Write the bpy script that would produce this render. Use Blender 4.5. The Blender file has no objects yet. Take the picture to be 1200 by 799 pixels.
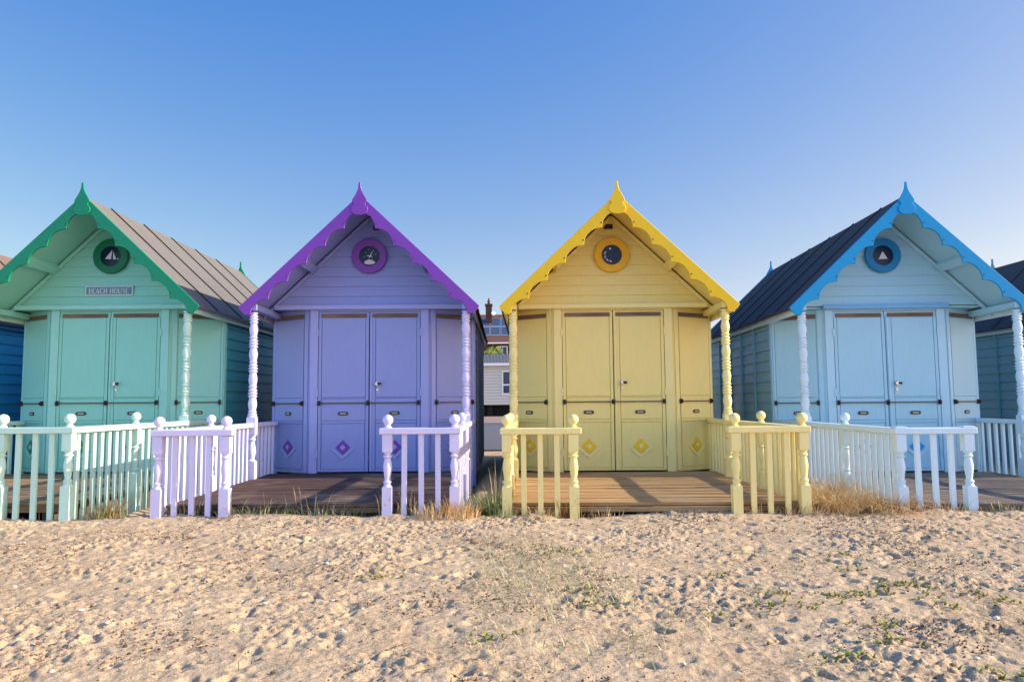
import bpy, math, random
import numpy as np
from mathutils import Vector
random.seed(7)
rng = np.random.default_rng(11)
R = math.radians
S = bpy.context.scene
COL = S.collection
PI = math.pi

# ------------------------------------------------------------------ helpers
def lin(c):
    return tuple(((v/255)/12.92 if v/255 <= .04045 else (((v/255)+.055)/1.055)**2.4) for v in c)

class MB:
    """collects verts / faces of one mesh"""
    def __init__(self): self.v = []; self.f = []; self.mi = []; self.cur = 0
    def add(self, vs, fs):
        n = len(self.v); self.v += [tuple(p) for p in vs]
        for f in fs: self.f.append(tuple(i+n for i in f)); self.mi.append(self.cur)
        return self
    def box(self, x0, x1, y0, y1, z0, z1):
        return self.add([(x0,y0,z0),(x1,y0,z0),(x1,y1,z0),(x0,y1,z0),(x0,y0,z1),(x1,y0,z1),(x1,y1,z1),(x0,y1,z1)],
            [(0,3,2,1),(4,5,6,7),(0,1,5,4),(1,2,6,5),(2,3,7,6),(3,0,4,7)])
    def prism_y(self, pts, y0, y1):
        """outline in XZ (any winding, may be concave) extruded along Y"""
        a = sum(pts[i][0]*pts[(i+1)%len(pts)][1]-pts[(i+1)%len(pts)][0]*pts[i][1] for i in range(len(pts)))
        if a < 0: pts = pts[::-1]
        if y0 > y1: y0, y1 = y1, y0
        n = len(pts)
        vs = [(p[0],y0,p[1]) for p in pts]+[(p[0],y1,p[1]) for p in pts]
        fs = [tuple(range(n)), tuple(range(2*n-1,n-1,-1))]
        for i in range(n):
            j = (i+1)%n; fs.append((j,i,i+n,j+n))
        return self.add(vs, fs)
    def prism_z(self, pts, z0, z1):
        a = sum(pts[i][0]*pts[(i+1)%len(pts)][1]-pts[(i+1)%len(pts)][0]*pts[i][1] for i in range(len(pts)))
        if a < 0: pts = pts[::-1]
        n = len(pts)
        vs = [(p[0],p[1],z0) for p in pts]+[(p[0],p[1],z1) for p in pts]
        fs = [tuple(range(n-1,-1,-1)), tuple(range(n,2*n))]
        for i in range(n):
            j = (i+1)%n; fs.append((i,j,j+n,i+n))
        return self.add(vs, fs)
    def prism_x(self, pts, x0, x1):
        """outline in YZ extruded along X"""
        a = sum(pts[i][0]*pts[(i+1)%len(pts)][1]-pts[(i+1)%len(pts)][0]*pts[i][1] for i in range(len(pts)))
        if a < 0: pts = pts[::-1]
        n = len(pts)
        vs = [(x0,p[0],p[1]) for p in pts]+[(x1,p[0],p[1]) for p in pts]
        fs = [tuple(range(n-1,-1,-1)), tuple(range(n,2*n))]
        for i in range(n):
            j = (i+1)%n; fs.append((i,j,j+n,i+n))
        return self.add(vs, fs)
    def lathe(self, prof, cx=0, cy=0, seg=20):
        """prof: list of (r, z) bottom to top"""
        n0 = len(self.v); vs = []; fs = []
        for r,z in prof:
            for k in range(seg):
                a = 2*PI*k/seg; vs.append((cx+r*math.cos(a), cy+r*math.sin(a), z))
        for i in range(len(prof)-1):
            for k in range(seg):
                k2 = (k+1)%seg
                fs.append((i*seg+k, i*seg+k2, (i+1)*seg+k2, (i+1)*seg+k))
        fs.append(tuple(range(seg-1,-1,-1))); fs.append(tuple((len(prof)-1)*seg+k for k in range(seg)))
        return self.add(vs, fs)
    def tube(self, p, q, r, seg=10):
        p = Vector(p); q = Vector(q); d = (q-p).normalized()
        a = d.orthogonal().normalized(); b = d.cross(a)
        vs = []
        for c in (p,q):
            for k in range(seg):
                t = 2*PI*k/seg; vs.append(c + a*(r*math.cos(t)) + b*(r*math.sin(t)))
        fs = [(k,(k+1)%seg,seg+(k+1)%seg,seg+k) for k in range(seg)]
        fs += [tuple(range(seg-1,-1,-1)), tuple(range(seg,2*seg))]
        return self.add(vs, fs)
    def disc_y(self, cx, cz, r, y0, y1, seg=40, rin=0):
        if rin == 0:
            return self.prism_y([(cx+r*math.cos(2*PI*k/seg), cz+r*math.sin(2*PI*k/seg)) for k in range(seg)], y0, y1)
        vs = []; fs = []
        for k in range(seg):
            c, s = math.cos(2*PI*k/seg), math.sin(2*PI*k/seg)
            vs += [(cx+r*c,y0,cz+r*s),(cx+rin*c,y0,cz+rin*s),(cx+r*c,y1,cz+r*s),(cx+rin*c,y1,cz+rin*s)]
        for k in range(seg):
            a, b = 4*k, 4*((k+1)%seg)
            fs += [(a,b,b+1,a+1),(a+2,a+3,b+3,b+2),(a,a+2,b+2,b),(a+1,b+1,b+3,a+3)]
        return self.add(vs, fs)
    def rot_last(self, n0, ang, cx, cy):
        c, s = math.cos(ang), math.sin(ang)
        for i in range(n0, len(self.v)):
            x,y,z = self.v[i]; x -= cx; y -= cy
            self.v[i] = (cx+c*x-s*y, cy+s*x+c*y, z)
    def build(self, name, mat, parent=None, bevel=0, smooth=None, seg=1):
        me = bpy.data.meshes.new(name)
        me.from_pydata(self.v, [], self.f)
        mats = mat if isinstance(mat, (list,tuple)) else [mat]
        for m in mats: me.materials.append(m)
        if len(mats) > 1: me.polygons.foreach_set('material_index', self.mi)
        me.update()
        o = bpy.data.objects.new(name, me); COL.objects.link(o)
        if parent: o.parent = parent
        if smooth:
            me.polygons.foreach_set('use_smooth', [True]*len(me.polygons))
            try: me.set_sharp_from_angle(angle=R(smooth))
            except Exception: pass
        if bevel:
            b = o.modifiers.new('soft_edges','BEVEL'); b.width = bevel; b.segments = seg; b.limit_method = 'ANGLE'; b.angle_limit = R(40)
        return o

def tag(o, label=None, cat=None, group=None, kind=None):
    if label: o['label'] = label
    if cat: o['category'] = cat
    if group: o['group'] = group
    if kind: o['kind'] = kind
    return o
def empty(name, loc, rz=0, tilt=0):
    o = bpy.data.objects.new(name, None); COL.objects.link(o)
    o.location = loc; o.rotation_euler = (0, tilt, rz); o.empty_display_size = .2
    return o

# ------------------------------------------------------------------ materials
def nodes(name):
    m = bpy.data.materials.new(name); m.use_nodes = True
    nt = m.node_tree; b = nt.nodes['Principled BSDF']
    return m, nt, b
def N(nt, t, **k):
    n = nt.nodes.new(t)
    for a,v in k.items():
        if a in n.inputs: n.inputs[a].default_value = v
        else: setattr(n, a, v)
    return n
def coords(nt, scale=(1,1,1), kind='Object'):
    tc = nt.nodes.new('ShaderNodeTexCoord'); mp = nt.nodes.new('ShaderNodeMapping')
    mp.inputs['Scale'].default_value = scale
    nt.links.new(tc.outputs[kind], mp.inputs['Vector']); return mp.outputs['Vector']
def ramp(nt, fac, stops):
    r = nt.nodes.new('ShaderNodeValToRGB'); e = r.color_ramp.elements
    while len(e) < len(stops): e.new(.5)
    for i,(p,c) in enumerate(stops):
        e[i].position = p; e[i].color = (*c,1) if len(c)==3 else c
    nt.links.new(fac, r.inputs['Fac']); return r.outputs['Color']
def noise(nt, vec, scale, detail=4, rough=.55):
    n = N(nt,'ShaderNodeTexNoise', Scale=scale, Detail=detail, Roughness=rough); nt.links.new(vec, n.inputs['Vector']); return n.outputs['Fac']
def mixc(nt, fac, a, b, mode='MIX'):
    m = nt.nodes.new('ShaderNodeMix'); m.data_type = 'RGBA'; m.blend_type = mode
    if hasattr(fac,'is_linked') or not isinstance(fac,(int,float)): nt.links.new(fac, m.inputs[0])
    else: m.inputs[0].default_value = fac
    for s,i in ((a,6),(b,7)):
        if isinstance(s, tuple): m.inputs[i].default_value = (*s[:3],1)
        else: nt.links.new(s, m.inputs[i])
    return m.outputs[2]
def bump(nt, b, h, strength=.3, dist=.004):
    n = nt.nodes.new('ShaderNodeBump'); n.inputs['Strength'].default_value = strength; n.inputs['Distance'].default_value = dist
    nt.links.new(h, n.inputs['Height']); nt.links.new(n.outputs['Normal'], b.inputs['Normal'])

def paint(name, rgb, rough=.42, wear=.0, wearcol=(120,105,90), var=.05):
    """brushed paint on timber: streaks, faint grime, optional worn spots"""
    m, nt, b = nodes(name); c = lin(rgb)
    v = coords(nt); vs = coords(nt,(9,9,1.1)); vh = coords(nt,(1.2,1.2,14))
    n1 = noise(nt, v, 2.3, 5); n2 = noise(nt, vs, 6, 4)
    dk = tuple(x*(1-var*1.6) for x in c); lt = tuple(min(1,x*(1+var*.7)) for x in c)
    base = mixc(nt, n1, dk, lt)
    st = ramp(nt, n2, [(.30,(1-var*1.2,)*3),(.62,(1,1,1))])
    base = mixc(nt, .75, base, st, 'MULTIPLY')
    sp = noise(nt, v, 42, 5, .65)
    spots = ramp(nt, sp, [(.63,(0,0,0)),(.72,(1,1,1))])
    f = nt.nodes.new('ShaderNodeMath'); f.operation='MULTIPLY'; f.inputs[1].default_value = .10+wear
    nt.links.new(spots, f.inputs[0])
    base = mixc(nt, f.outputs[0], base, lin(wearcol))
    nt.links.new(base, b.inputs['Base Color'])
    rr = ramp(nt, n1, [(.2,(rough-.1,)*3),(.8,(rough+.18,)*3)]); nt.links.new(rr, b.inputs['Roughness'])
    hh = nt.nodes.new('ShaderNodeMath'); hh.operation='ADD'
    nt.links.new(noise(nt, coords(nt,(14,14,1.6)), 14, 4), hh.inputs[0]); nt.links.new(noise(nt, v, 70, 3), hh.inputs[1])
    bump(nt, b, hh.outputs[0], .14, .003)
    b.inputs['Specular IOR Level'].default_value = .35
    return m

def timber(name, a, c, d, axis=(1,14,14), rough=.75):
    m, nt, b = nodes(name)
    v = coords(nt, axis); n1 = noise(nt, v, 3.2, 7, .65)
    v2 = coords(nt); n2 = noise(nt, v2, 1.6, 4)
    # tone per board
    col = ramp(nt, n1, [(.25,lin(d)),(.5,lin(a)),(.72,lin(c))])
    vb = coords(nt, (.35, 8.7, 1)); nb = noise(nt, vb, 1.0, 1)
    col = mixc(nt, .8, col, ramp(nt, nb, [(.35,(.55,.55,.57)),(.62,(1.12,1.1,1.05))]), 'MULTIPLY')
    dust = ramp(nt, n2, [(.5,(0,0,0)),(.72,(.55,)*3)])
    col = mixc(nt, dust, col, lin((176,150,120)))
    nt.links.new(col, b.inputs['Base Color']); b.inputs['Roughness'].default_value = rough
    bump(nt, b, n1, .5, .004); b.inputs['Specular IOR Level'].default_value = .25
    return m

def plain(name, rgb, rough=.5, metal=0, var=.15, scale=8):
    m, nt, b = nodes(name); c = lin(rgb); n = noise(nt, coords(nt), scale, 5)
    nt.links.new(mixc(nt, n, tuple(x*(1-var) for x in c), tuple(min(1,x*(1+var)) for x in c)), b.inputs['Base Color'])
    b.inputs['Roughness'].default_value = rough; b.inputs['Metallic'].default_value = metal
    bump(nt, b, noise(nt, coords(nt), scale*8, 3), .1, .003)
    return m

def felt(name, rgb, speck):
    m, nt, b = nodes(name); c = lin(rgb); v = coords(nt)
    g = noise(nt, v, 95, 3, .7); n1 = noise(nt, v, 1.4, 5); n2 = noise(nt, coords(nt,(1,8,1)), 1.5, 4)
    col = mixc(nt, n1, tuple(x*.78 for x in c), tuple(x*1.16 for x in c))
    col = mixc(nt, ramp(nt, g, [(.40,(0,0,0)),(.64,(.8,)*3)]), col, lin(speck))
    col = mixc(nt, .5, col, ramp(nt, n2, [(.3,(.8,.8,.8)),(.6,(1.06,)*3)]), 'MULTIPLY')
    nt.links.new(col, b.inputs['Base Color']); b.inputs['Roughness'].default_value = .9
    b.inputs['Specular IOR Level'].default_value = .2
    bump(nt, b, g, .5, .004); return m

def glass_dark(name, rgb=(12,26,56), rough=.22):
    m, nt, b = nodes(name)
    b.inputs['Base Color'].default_value = (*lin(rgb),1); b.inputs['Roughness'].default_value = rough; b.inputs['Specular IOR Level'].default_value = .3
    n = noise(nt, coords(nt), 9, 5)
    nt.links.new(mixc(nt, ramp(nt, n, [(.45,(0,0,0)),(.7,(1,1,1))]), lin(rgb), tuple(x*1.6 for x in lin(rgb))), b.inputs['Base Color'])
    return m

M = {}
M['steel'] = plain('bolt_steel', (92,84,74), .45, .6)
M['iron'] = plain('black_iron', (34,32,34), .5, .3)
M['chrome'] = plain('lock_chrome', (190,190,190), .22, 1.0, .05)
M['bronze'] = plain('plate_bronze', (74,62,50), .4, .5)
M['slot'] = plain('plate_slot', (180,172,158), .5)
M['strip'] = timber('header_timber', (122,98,80), (150,122,100), (82,66,56), (1,9,9))
M['gap'] = plain('dark_timber', (48,40,34), .9)
M['soil'] = plain('bearer_timber', (96,80,64), .9)
M['navy'] = glass_dark('porthole_glass')
M['white'] = paint('white_motif_paint', (222,224,226), .5)
M['sign'] = paint('sign_slate_paint', (104,138,158), .5)
M['signwhite'] = paint('sign_white_paint', (205,222,220), .5)
M['felt_tan'] = felt('tan_roof_felt', (104,102,100), (132,130,127))
M['felt_dark'] = felt('dark_roof_felt', (68,66,69), (88,87,90))
M['felt_red'] = felt('red_roof_felt', (112,96,90), (140,118,106))
M['strap_dark'] = plain('felt_strap', (40,36,36), .85)

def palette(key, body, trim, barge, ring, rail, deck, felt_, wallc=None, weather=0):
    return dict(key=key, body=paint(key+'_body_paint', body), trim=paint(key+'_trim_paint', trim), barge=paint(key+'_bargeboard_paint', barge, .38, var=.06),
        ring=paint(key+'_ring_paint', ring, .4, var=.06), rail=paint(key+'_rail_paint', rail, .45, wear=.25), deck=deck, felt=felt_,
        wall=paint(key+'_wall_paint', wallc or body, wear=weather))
deck_mid = timber('mid_deck_boards', (152,122,90), (186,156,118), (110,84,60))
deck_dark = timber('dark_deck_boards', (84,64,56), (112,90,78), (54,40,36))
deck_warm = timber('warm_deck_boards', (176,140,94), (208,174,124), (134,102,64))
deck_grey = timber('grey_deck_boards', (112,100,92), (142,130,118), (76,68,64))
P = {
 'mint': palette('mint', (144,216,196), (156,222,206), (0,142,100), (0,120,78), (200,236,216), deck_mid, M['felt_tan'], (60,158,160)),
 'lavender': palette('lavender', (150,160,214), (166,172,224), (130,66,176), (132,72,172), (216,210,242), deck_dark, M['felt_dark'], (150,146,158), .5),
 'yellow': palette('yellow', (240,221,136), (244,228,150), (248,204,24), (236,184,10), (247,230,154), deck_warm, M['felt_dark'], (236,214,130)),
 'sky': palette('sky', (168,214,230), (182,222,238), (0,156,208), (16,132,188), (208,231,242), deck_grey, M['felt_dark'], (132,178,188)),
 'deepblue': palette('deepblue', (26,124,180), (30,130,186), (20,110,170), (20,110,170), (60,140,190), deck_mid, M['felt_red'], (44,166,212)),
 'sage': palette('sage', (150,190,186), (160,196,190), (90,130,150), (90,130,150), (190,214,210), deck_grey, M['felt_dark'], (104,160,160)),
}

# ------------------------------------------------------------------ hut dimensions (hut-local: door plane y=0, ground z=0)
DZ = .10                      # deck top
ZA, SL = 3.187, .95           # bargeboard apex, slope
HT = 1.305                    # half width at tips
YB = -.66                     # bargeboard front
HW = 1.2                      # half width of the body
DC = .69                      # half width of flat door section
CY = .32                      # set back of the body corners
LB = 3.85                     # rear wall
def roofz(x): return ZA-.012-SL*abs(x)

def barge_outline():
    pts = [(0,ZA)]
    pts.append((HT, ZA-SL*HT))
    for dx,dz in ((1.292,-1.264),(1.265,-1.296),(1.228,-1.322),(1.192,-1.326),(1.172,-1.306)):
        pts.append((dx, ZA+dz))
    cus = [(.166+.204*k, ZA-SL*(.166+.204*k)-.225) for k in range(5)]
    ends = cus[1:]+[(1.172, ZA-1.306)]
    for A,B in list(zip(cus, ends))[::-1]:
        # bite: leaves A horizontally, reaches B vertically (walk from B back to A); tiny flat at the cusp
        rx, rz = B[0]-A[0]-.016, A[1]-B[1]
        for k in range(1,11):
            t = PI/2*k/10
            pts.append((A[0]+.016+rx*math.cos(t), B[1]+rz*math.sin(t)))
        pts.append(A)
    # last bite up to the apex plate
    A = (.0, ZA-.20)
    pts += [(.166, ZA-SL*.166-.20), (.150, ZA-.30), (.115, ZA-.245), (.06, ZA-.215), (0, ZA-.20)]
    return pts, cus
def finial_outline(h=.13):
    half = [(.006,h),(.012,h-.012),(.013,.09),(.017,.062),(.027,.03),(.042,0),(.060,-.03),(.082,-.068),(.083,-.088),(.068,-.098),(.064,-.118),(.074,-.134),
            (.088,-.146),(.092,-.172),(.084,-.200),(.062,-.222),(.03,-.234)]
    return [(x,ZA+z) for x,z in half]+[(-x,ZA+z) for x,z in half[::-1]]

def lap_wall_x(mb, x, sgn, y0, y1, z0, z1, pitch=.128, out=.017):
    """lapped boards on a wall in the YZ plane facing sgn*X"""
    z = z0
    while z < z1-.01:
        t = min(z+pitch, z1)
        mb.add([(x+sgn*out,y0,z),(x+sgn*out,y1,z),(x+sgn*out*.25,y1,t),(x+sgn*out*.25,y0,t),(x-sgn*.02,y0,z),(x-sgn*.02,y1,z),(x-sgn*.02,y1,t),(x-sgn*.02,y0,t)],
            [(0,1,2,3),(4,7,6,5),(0,4,5,1),(3,2,6,7),(0,3,7,4),(1,5,6,2)] if sgn>0 else [(3,2,1,0),(5,6,7,4),(1,5,4,0),(7,6,2,3),(4,7,3,0),(2,6,5,1)])
        z = t

def diamond(parent, x, z, y, mats, s=.085):
    """square set on its corner with a pale centre and a pale chevron moulding under it"""
    d = MB().prism_y([(x,z+s),(x+s,z),(x,z-s),(x-s,z)], y-.010, y).build('diamond_motif', mats['barge'], parent, .002)
    c = .034
    MB().prism_y([(x,z+c),(x+c,z),(x,z-c),(x-c,z)], y-.016, y-.0102).build('diamond_centre', mats['trim'], d, .002)
    q = MB(); t = .026; e = s*1.55; o = s*.42
    q.prism_y([(x-e,z+.0-o+.012),(x-e+t*.7,z-o+t*.7+.012),(x,z-s-o+t*1.0),(x+e-t*.7,z-o+t*.7+.012),(x+e,z-o+.012),(x,z-s-o-.02)], y-.012, y-.0002)
    q.build('chevron_moulding', mats['trim'], d, .002)

def plate(parent, x, z, y, w=.12, h=.042):
    p = MB(); pts = []
    for k in range(24):
        a = 2*PI*k/24; cx = (w/2-h/2)*(1 if math.cos(a)>0 else -1)
        pts.append((x+cx+h/2*math.cos(a), z+h/2*math.sin(a)))
    o = p.prism_y(pts, y-.010, y).build('letter_plate', M['bronze'], parent, .002)
    MB().box(x-w*.28, x+w*.28, y-.013, y-.0102, z-.008, z+.008).build('plate_slot', M['slot'], o)

def bar(parent, x0, x1, z, y, ends=(True,True), mid=None):
    b = MB().box(x0, x1, y-.022, y-.010, z-.0065, z+.0065).build('security_bar', M['steel'], parent, .002)
    for on,x in ((ends[0],x0),(ends[1],x1),(mid is not None,mid)):
        if on:
            e = MB(); e.box(x-.015,x+.015,y-.026,y,z-.027,z+.027); e.box(x-.009,x+.009,y-.045,y-.0255,z-.020,z+.014); e.build('bar_bracket', M['iron'], b, .003)
    return b

def spindle_profile(z0, z1, r=.045):
    """stacked vases and rings as turned on the porch posts"""
    prof = [(r*1.0,z0),(r*1.02,z0+.012),(r*.72,z0+.022)]
    z = z0+.022; L = .287; n = max(1,round((z1-z0-.04)/L)); L = (z1-z0-.04)/n
    for i in range(n):
        a = z
        for t,q in ((.0,.70),(.03,.92),(.06,.98),(.085,.76),(.11,.74),(.18,.82),(.28,.94),(.36,.98),(.44,.94),(.54,.82),(.60,.74),(.63,.74),(.645,.94),(.675,1.0),(.70,.94),(.715,.76),
                    (.745,.76),(.76,.96),(.79,1.04),(.82,.96),(.835,.76),(.865,.76),(.88,.92),(.91,.98),(.94,.92),(.955,.76)):
            prof.append((r*q, a+L*t))
        z = a+L
    prof += [(r*.7,z1-.018),(r*.95,z1-.01),(r*.95,z1)]
    return prof

LETTERS = {  # serif capitals as strokes: (x0,z0,x1,z1,thickness) in a 0..w x 0..1 cell ; arcs as polylines
 'B': (.72, [[(.14,0),(.14,1)]], [[(.14,1),(.42,1),(.56,.92),(.58,.78),(.52,.6),(.40,.53),(.14,.53)],[(.40,.53),(.60,.45),(.66,.28),(.58,.08),(.42,0),(.14,0)]]),
 'E': (.68, [[(.14,0),(.14,1)]], [[(.14,1),(.60,1),(.60,.82)],[(.14,.52),(.46,.52)],[(.14,0),(.62,0),(.62,.2)]]),
 'A': (.82, [[(.40,1),(.70,0)]], [[(.40,1),(.10,0)],[(.22,.34),(.60,.34)]]),
 'C': (.78, [[(.30,.95),(.16,.78),(.12,.5),(.16,.22),(.30,.05)]], [[(.30,.95),(.46,1),(.60,.94),(.68,.78)],[(.30,.05),(.46,0),(.60,.06),(.68,.22)]]),
 'H': (.86, [[(.14,0),(.14,1)],[(.70,0),(.70,1)]], [[(.14,.52),(.70,.52)]]),
 'O': (.86, [[(.30,.95),(.16,.78),(.12,.5),(.16,.22),(.30,.05)],[(.56,.95),(.70,.78),(.74,.5),(.70,.22),(.56,.05)]], [[(.30,.95),(.43,1),(.56,.95)],[(.30,.05),(.43,0),(.56,.05)]]),
 'U': (.84, [[(.14,1),(.14,.28),(.20,.1),(.32,.0)]], [[(.32,0),(.50,.0),(.62,.1),(.68,.28),(.68,1)]]),
 'S': (.66, [[(.16,.70),(.30,.56),(.46,.44),(.54,.28)]], [[(.56,.78),(.50,.94),(.34,1),(.20,.92),(.14,.80),(.16,.70)],[(.54,.28),(.48,.08),(.32,0),(.18,.06),(.12,.22)]]),
}
SERIF = {'B':[(.14,0),(.14,1)],'E':[(.14,0),(.14,1)],'A':[(.10,0),(.70,0)],'H':[(.14,0),(.14,1),(.70,0),(.70,1)],'U':[(.14,1),(.68,1)]}
def letters(text, x, z, h, y):
    mb = MB(); px = x; n = 0
    def stroke(poly, t):
        nonlocal n
        for a,b in zip(poly[:-1], poly[1:]):
            A = Vector((px+a[0]*h, z+a[1]*h)); B = Vector((px+b[0]*h, z+b[1]*h)); d = (B-A)
            if d.length == 0: continue
            u = d.normalized(); w = Vector((-u.y,u.x))*t/2; e = u*t*.25
            n += 1; yy = y-.0003*(n%7)
            mb.prism_y([tuple(A-e+w),tuple(A-e-w),tuple(B+e-w),tuple(B+e+w)], yy-.003, y)
    for ch in text:
        if ch == ' ': px += h*.45; continue
        w, thick, thin = LETTERS[ch]
        for s in thick: stroke(s, h*.17)
        for s in thin: stroke(s, h*.09)
        for sx,sz in SERIF.get(ch,[]): stroke([(sx-.13,sz+(.03 if sz==0 else -.03)),(sx+.13,sz+(.03 if sz==0 else -.03))], h*.07)
        px += w*h+h*.06
    return mb, px-x

def make_hut(pal, loc, rz, label, battens=(False,False), motif=None, sign=None, lintel_w=1.1, lintel_mat=None, tilt=0, vent=.09, strap=None):
    p = P[pal]
    hut = empty('beach_hut', loc, rz, tilt)
    tag(hut, label, 'beach hut', 'beach huts in a row on the sand')
    # --- side and rear walls (lapped boards)
    for s, bt in zip((-1,1), battens):
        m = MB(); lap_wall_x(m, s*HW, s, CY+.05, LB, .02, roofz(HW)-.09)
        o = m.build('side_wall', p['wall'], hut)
        q = MB()
        q.box(s*HW-.05 if s>0 else s*HW-.022, s*HW+.022 if s>0 else s*HW+.05, CY, CY+.075, -.1, roofz(HW)-.075)
        q.build('corner_post', p['body'], hut, .004)
        if bt:
            y = CY+.72
            while y < LB-.1:
                w = MB(); w.box(min(s*(HW+.004),s*(HW+.034)), max(s*(HW+.004),s*(HW+.034)), y, y+.045, .02, roofz(HW)-.10); y += .62
                w.build('wall_batten', p['wall'], o, .003)
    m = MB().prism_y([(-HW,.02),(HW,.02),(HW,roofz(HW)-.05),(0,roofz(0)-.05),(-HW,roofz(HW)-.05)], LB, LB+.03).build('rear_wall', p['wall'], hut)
    # --- gable: lapped boards clipped by the roof line
    m = MB(); z = 2.032; pitch = .118
    top = roofz(0)-.07
    while z < top-.03:
        t = min(z+pitch, top-.005)
        w0 = max(.004,(top-z)/SL); w1 = max(.002,(top-t)/SL)
        w0 = min(w0, HW+.02); w1 = min(w1, HW+.02)
        m.add([(-w0,-.020,z),(w0,-.020,z),(w1,-.004,t),(-w1,-.004,t),(-w0,.02,z),(w0,.02,z),(w1,.02,t),(-w1,.02,t)],
              [(0,1,2,3),(4,7,6,5),(0,4,5,1),(3,2,6,7),(0,3,7,4),(1,5,6,2)])
        z = t
    g = m.build('gable_wall', p['body'], hut)
    for s in (-1,1):   # verge batten where gable meets the porch ceiling
        zz = lambda x: roofz(x)-.075
        MB().prism_y([(s*.02,zz(.02)),(s*(HW+.02),zz(HW+.02)),(s*(HW+.02),zz(HW+.02)-.055),(s*.02,zz(.02)-.055)], -.045, -.021).build('verge_batten', p['body'], hut, .003)
    if vent is not None:
        MB().box(vent-.05,vent+.05,-.030,-.0205, 2.935, 2.99).build('gable_vent', M['gap'], hut)
    # --- underside of the gable over the canted panels, and the lintel ledge
    MB().prism_z([(-1.165,.0),(1.165,.0),(1.165,CY+.02),(-1.165,CY+.02)], 2.004, 2.024).build('canopy_board', p['body'], hut)
    MB().box(-lintel_w, lintel_w, -.075, -.0205, 1.990, 2.044).build('lintel', lintel_mat or p['trim'], hut, .006)
    # --- door frame
    f = MB()
    for s in (-1,1): f.box(min(s*.597,s*DC), max(s*.597,s*DC), -.018, .05, DZ, 2.0025)
    f.box(-.5965,.5965,-.012,.05,1.972,2.002)
    fr = f.build('door_frame', p['trim'], hut, .004)
    for s in (-1,1):
        for z in (1.72,1.02,.32): MB().box(min(s*.588,s*.612), max(s*.588,s*.612), -.030, -.0185, z-.045, z+.045).build('hinge', p['trim'], fr, .003)
    # --- two door leaves
    for s in (-1,1):
        a, b = (-.592,-.004) if s<0 else (.004,.592)
        d = MB().box(a,b,.0,.04,DZ+.015,1.969).build('door', p['body'], hut, .003)
        fx0, fx1 = a+.042, b-.042
        if s>0: fx0 += .03
        g = .0055; yf_ = -.016
        for u0,u1 in ((a+.002,fx0-g),(fx1+g,b-.002)):
            MB().box(u0,u1,yf_,-.0002,DZ+.018,1.896).build('stile', p['body'], d, .002)
        for z0,z1 in ((DZ+.018,DZ+.045),(.672,.700),(.958,.968)):
            MB().box(fx0,fx1,yf_,-.0002,z0,z1).build('door_rail', p['body'], d, .002)
        MB().box(fx0,fx1,yf_+.002,-.0002,.968+g,1.890).build('door_panel', p['body'], d, .002)
        MB().box(fx0,fx1,yf_+.001,-.0002,.700+g,.958-g).build('door_panel', p['body'], d, .002)
        MB().box(fx0+.004,fx1-.004,yf_+.006,-.0002,DZ+.045+g,.672-g).build('door_panel', p['body'], d, .003)
        MB().box(a+.03,b-.03,-.013,-.0002,1.902,1.946).build('weather_strip', M['strip'], d, .003)
        diamond(d, (a+b)/2, .395, yf_+.0058, p)
        plate(d, (a+b)/2, .785, yf_+.0008)
        if s>0:
            MB().box(a+.008,a+.030,-.026,-.0165,DZ+.02,1.893).build('door_bead', p['trim'], d, .004)
            l = MB().box(a+.080,a+.126,-.019,-.0138,1.005,1.16).build('lock_plate', p['trim'], d, .002)
            MB().disc_y(a+.094,1.125,.026,-.060,-.0192,20).build('door_knob', M['chrome'], d, .004); MB().disc_y(a+.094,1.055,.016,-.028,-.0192,16).build('keyhole', M['chrome'], d, .003)
            MB().box(a+.098,a+.142,-.0630,-.0602,1.112,1.138).build('latch', M['iron'], d, .002)
    bar(hut, -.575, .575, .905, -.0165, mid=-.012)
    # --- canted side panels
    L = math.hypot(HW-DC, CY)
    for s in (-1,1):
        e = MB().box(-L/2,L/2,.0,.03,DZ,2.003).build('side_panel', p['body'], hut, .002)
        ang = math.atan2(CY, HW-DC)*s
        e.location = (s*(DC+HW)/2, CY/2, 0); e.rotation_euler = (0,0,ang)
        inn = -s*L/2
        xa, xb = sorted((inn+s*.03, inn+s*.085))
        MB().box(xa,xb,-.014,-.0002,DZ+.005,2.0).build('stile', p['trim'], e, .003)
        xa, xb = sorted((inn+s*.10, -inn-s*.03))
        MB().box(xb+.006 if s>0 else xa-.028, xb+.028 if s>0 else xa-.006,-.014,-.0002,DZ+.005,2.0).build('stile', p['trim'], e, .002)
        MB().box(xa,xb,-.013,-.0002,.972,1.890).build('door_panel', p['body'], e, .002)
        MB().box(xa,xb,-.013,-.0002,.706,.964).build('door_panel', p['body'], e, .002)
        MB().box(xa,xb,-.015,-.0002,.672,.699).build('door_rail', p['body'], e, .002)
        MB().box(xa+.004,xb-.004,-.0095,-.0002,DZ+.05,.665).build('door_panel', p['body'], e, .003)
        MB().box(xa,xb,-.013,-.0002,1.90,1.946).build('weather_strip', M['strip'], e, .003)
        xm = (xa+xb)/2
        diamond(e, xm, .395, -.0098, p)
        plate(e, xm, .785, -.0132, .10)
        bar(e, xa-.01, xb+.0, .905, -.0145)
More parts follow.
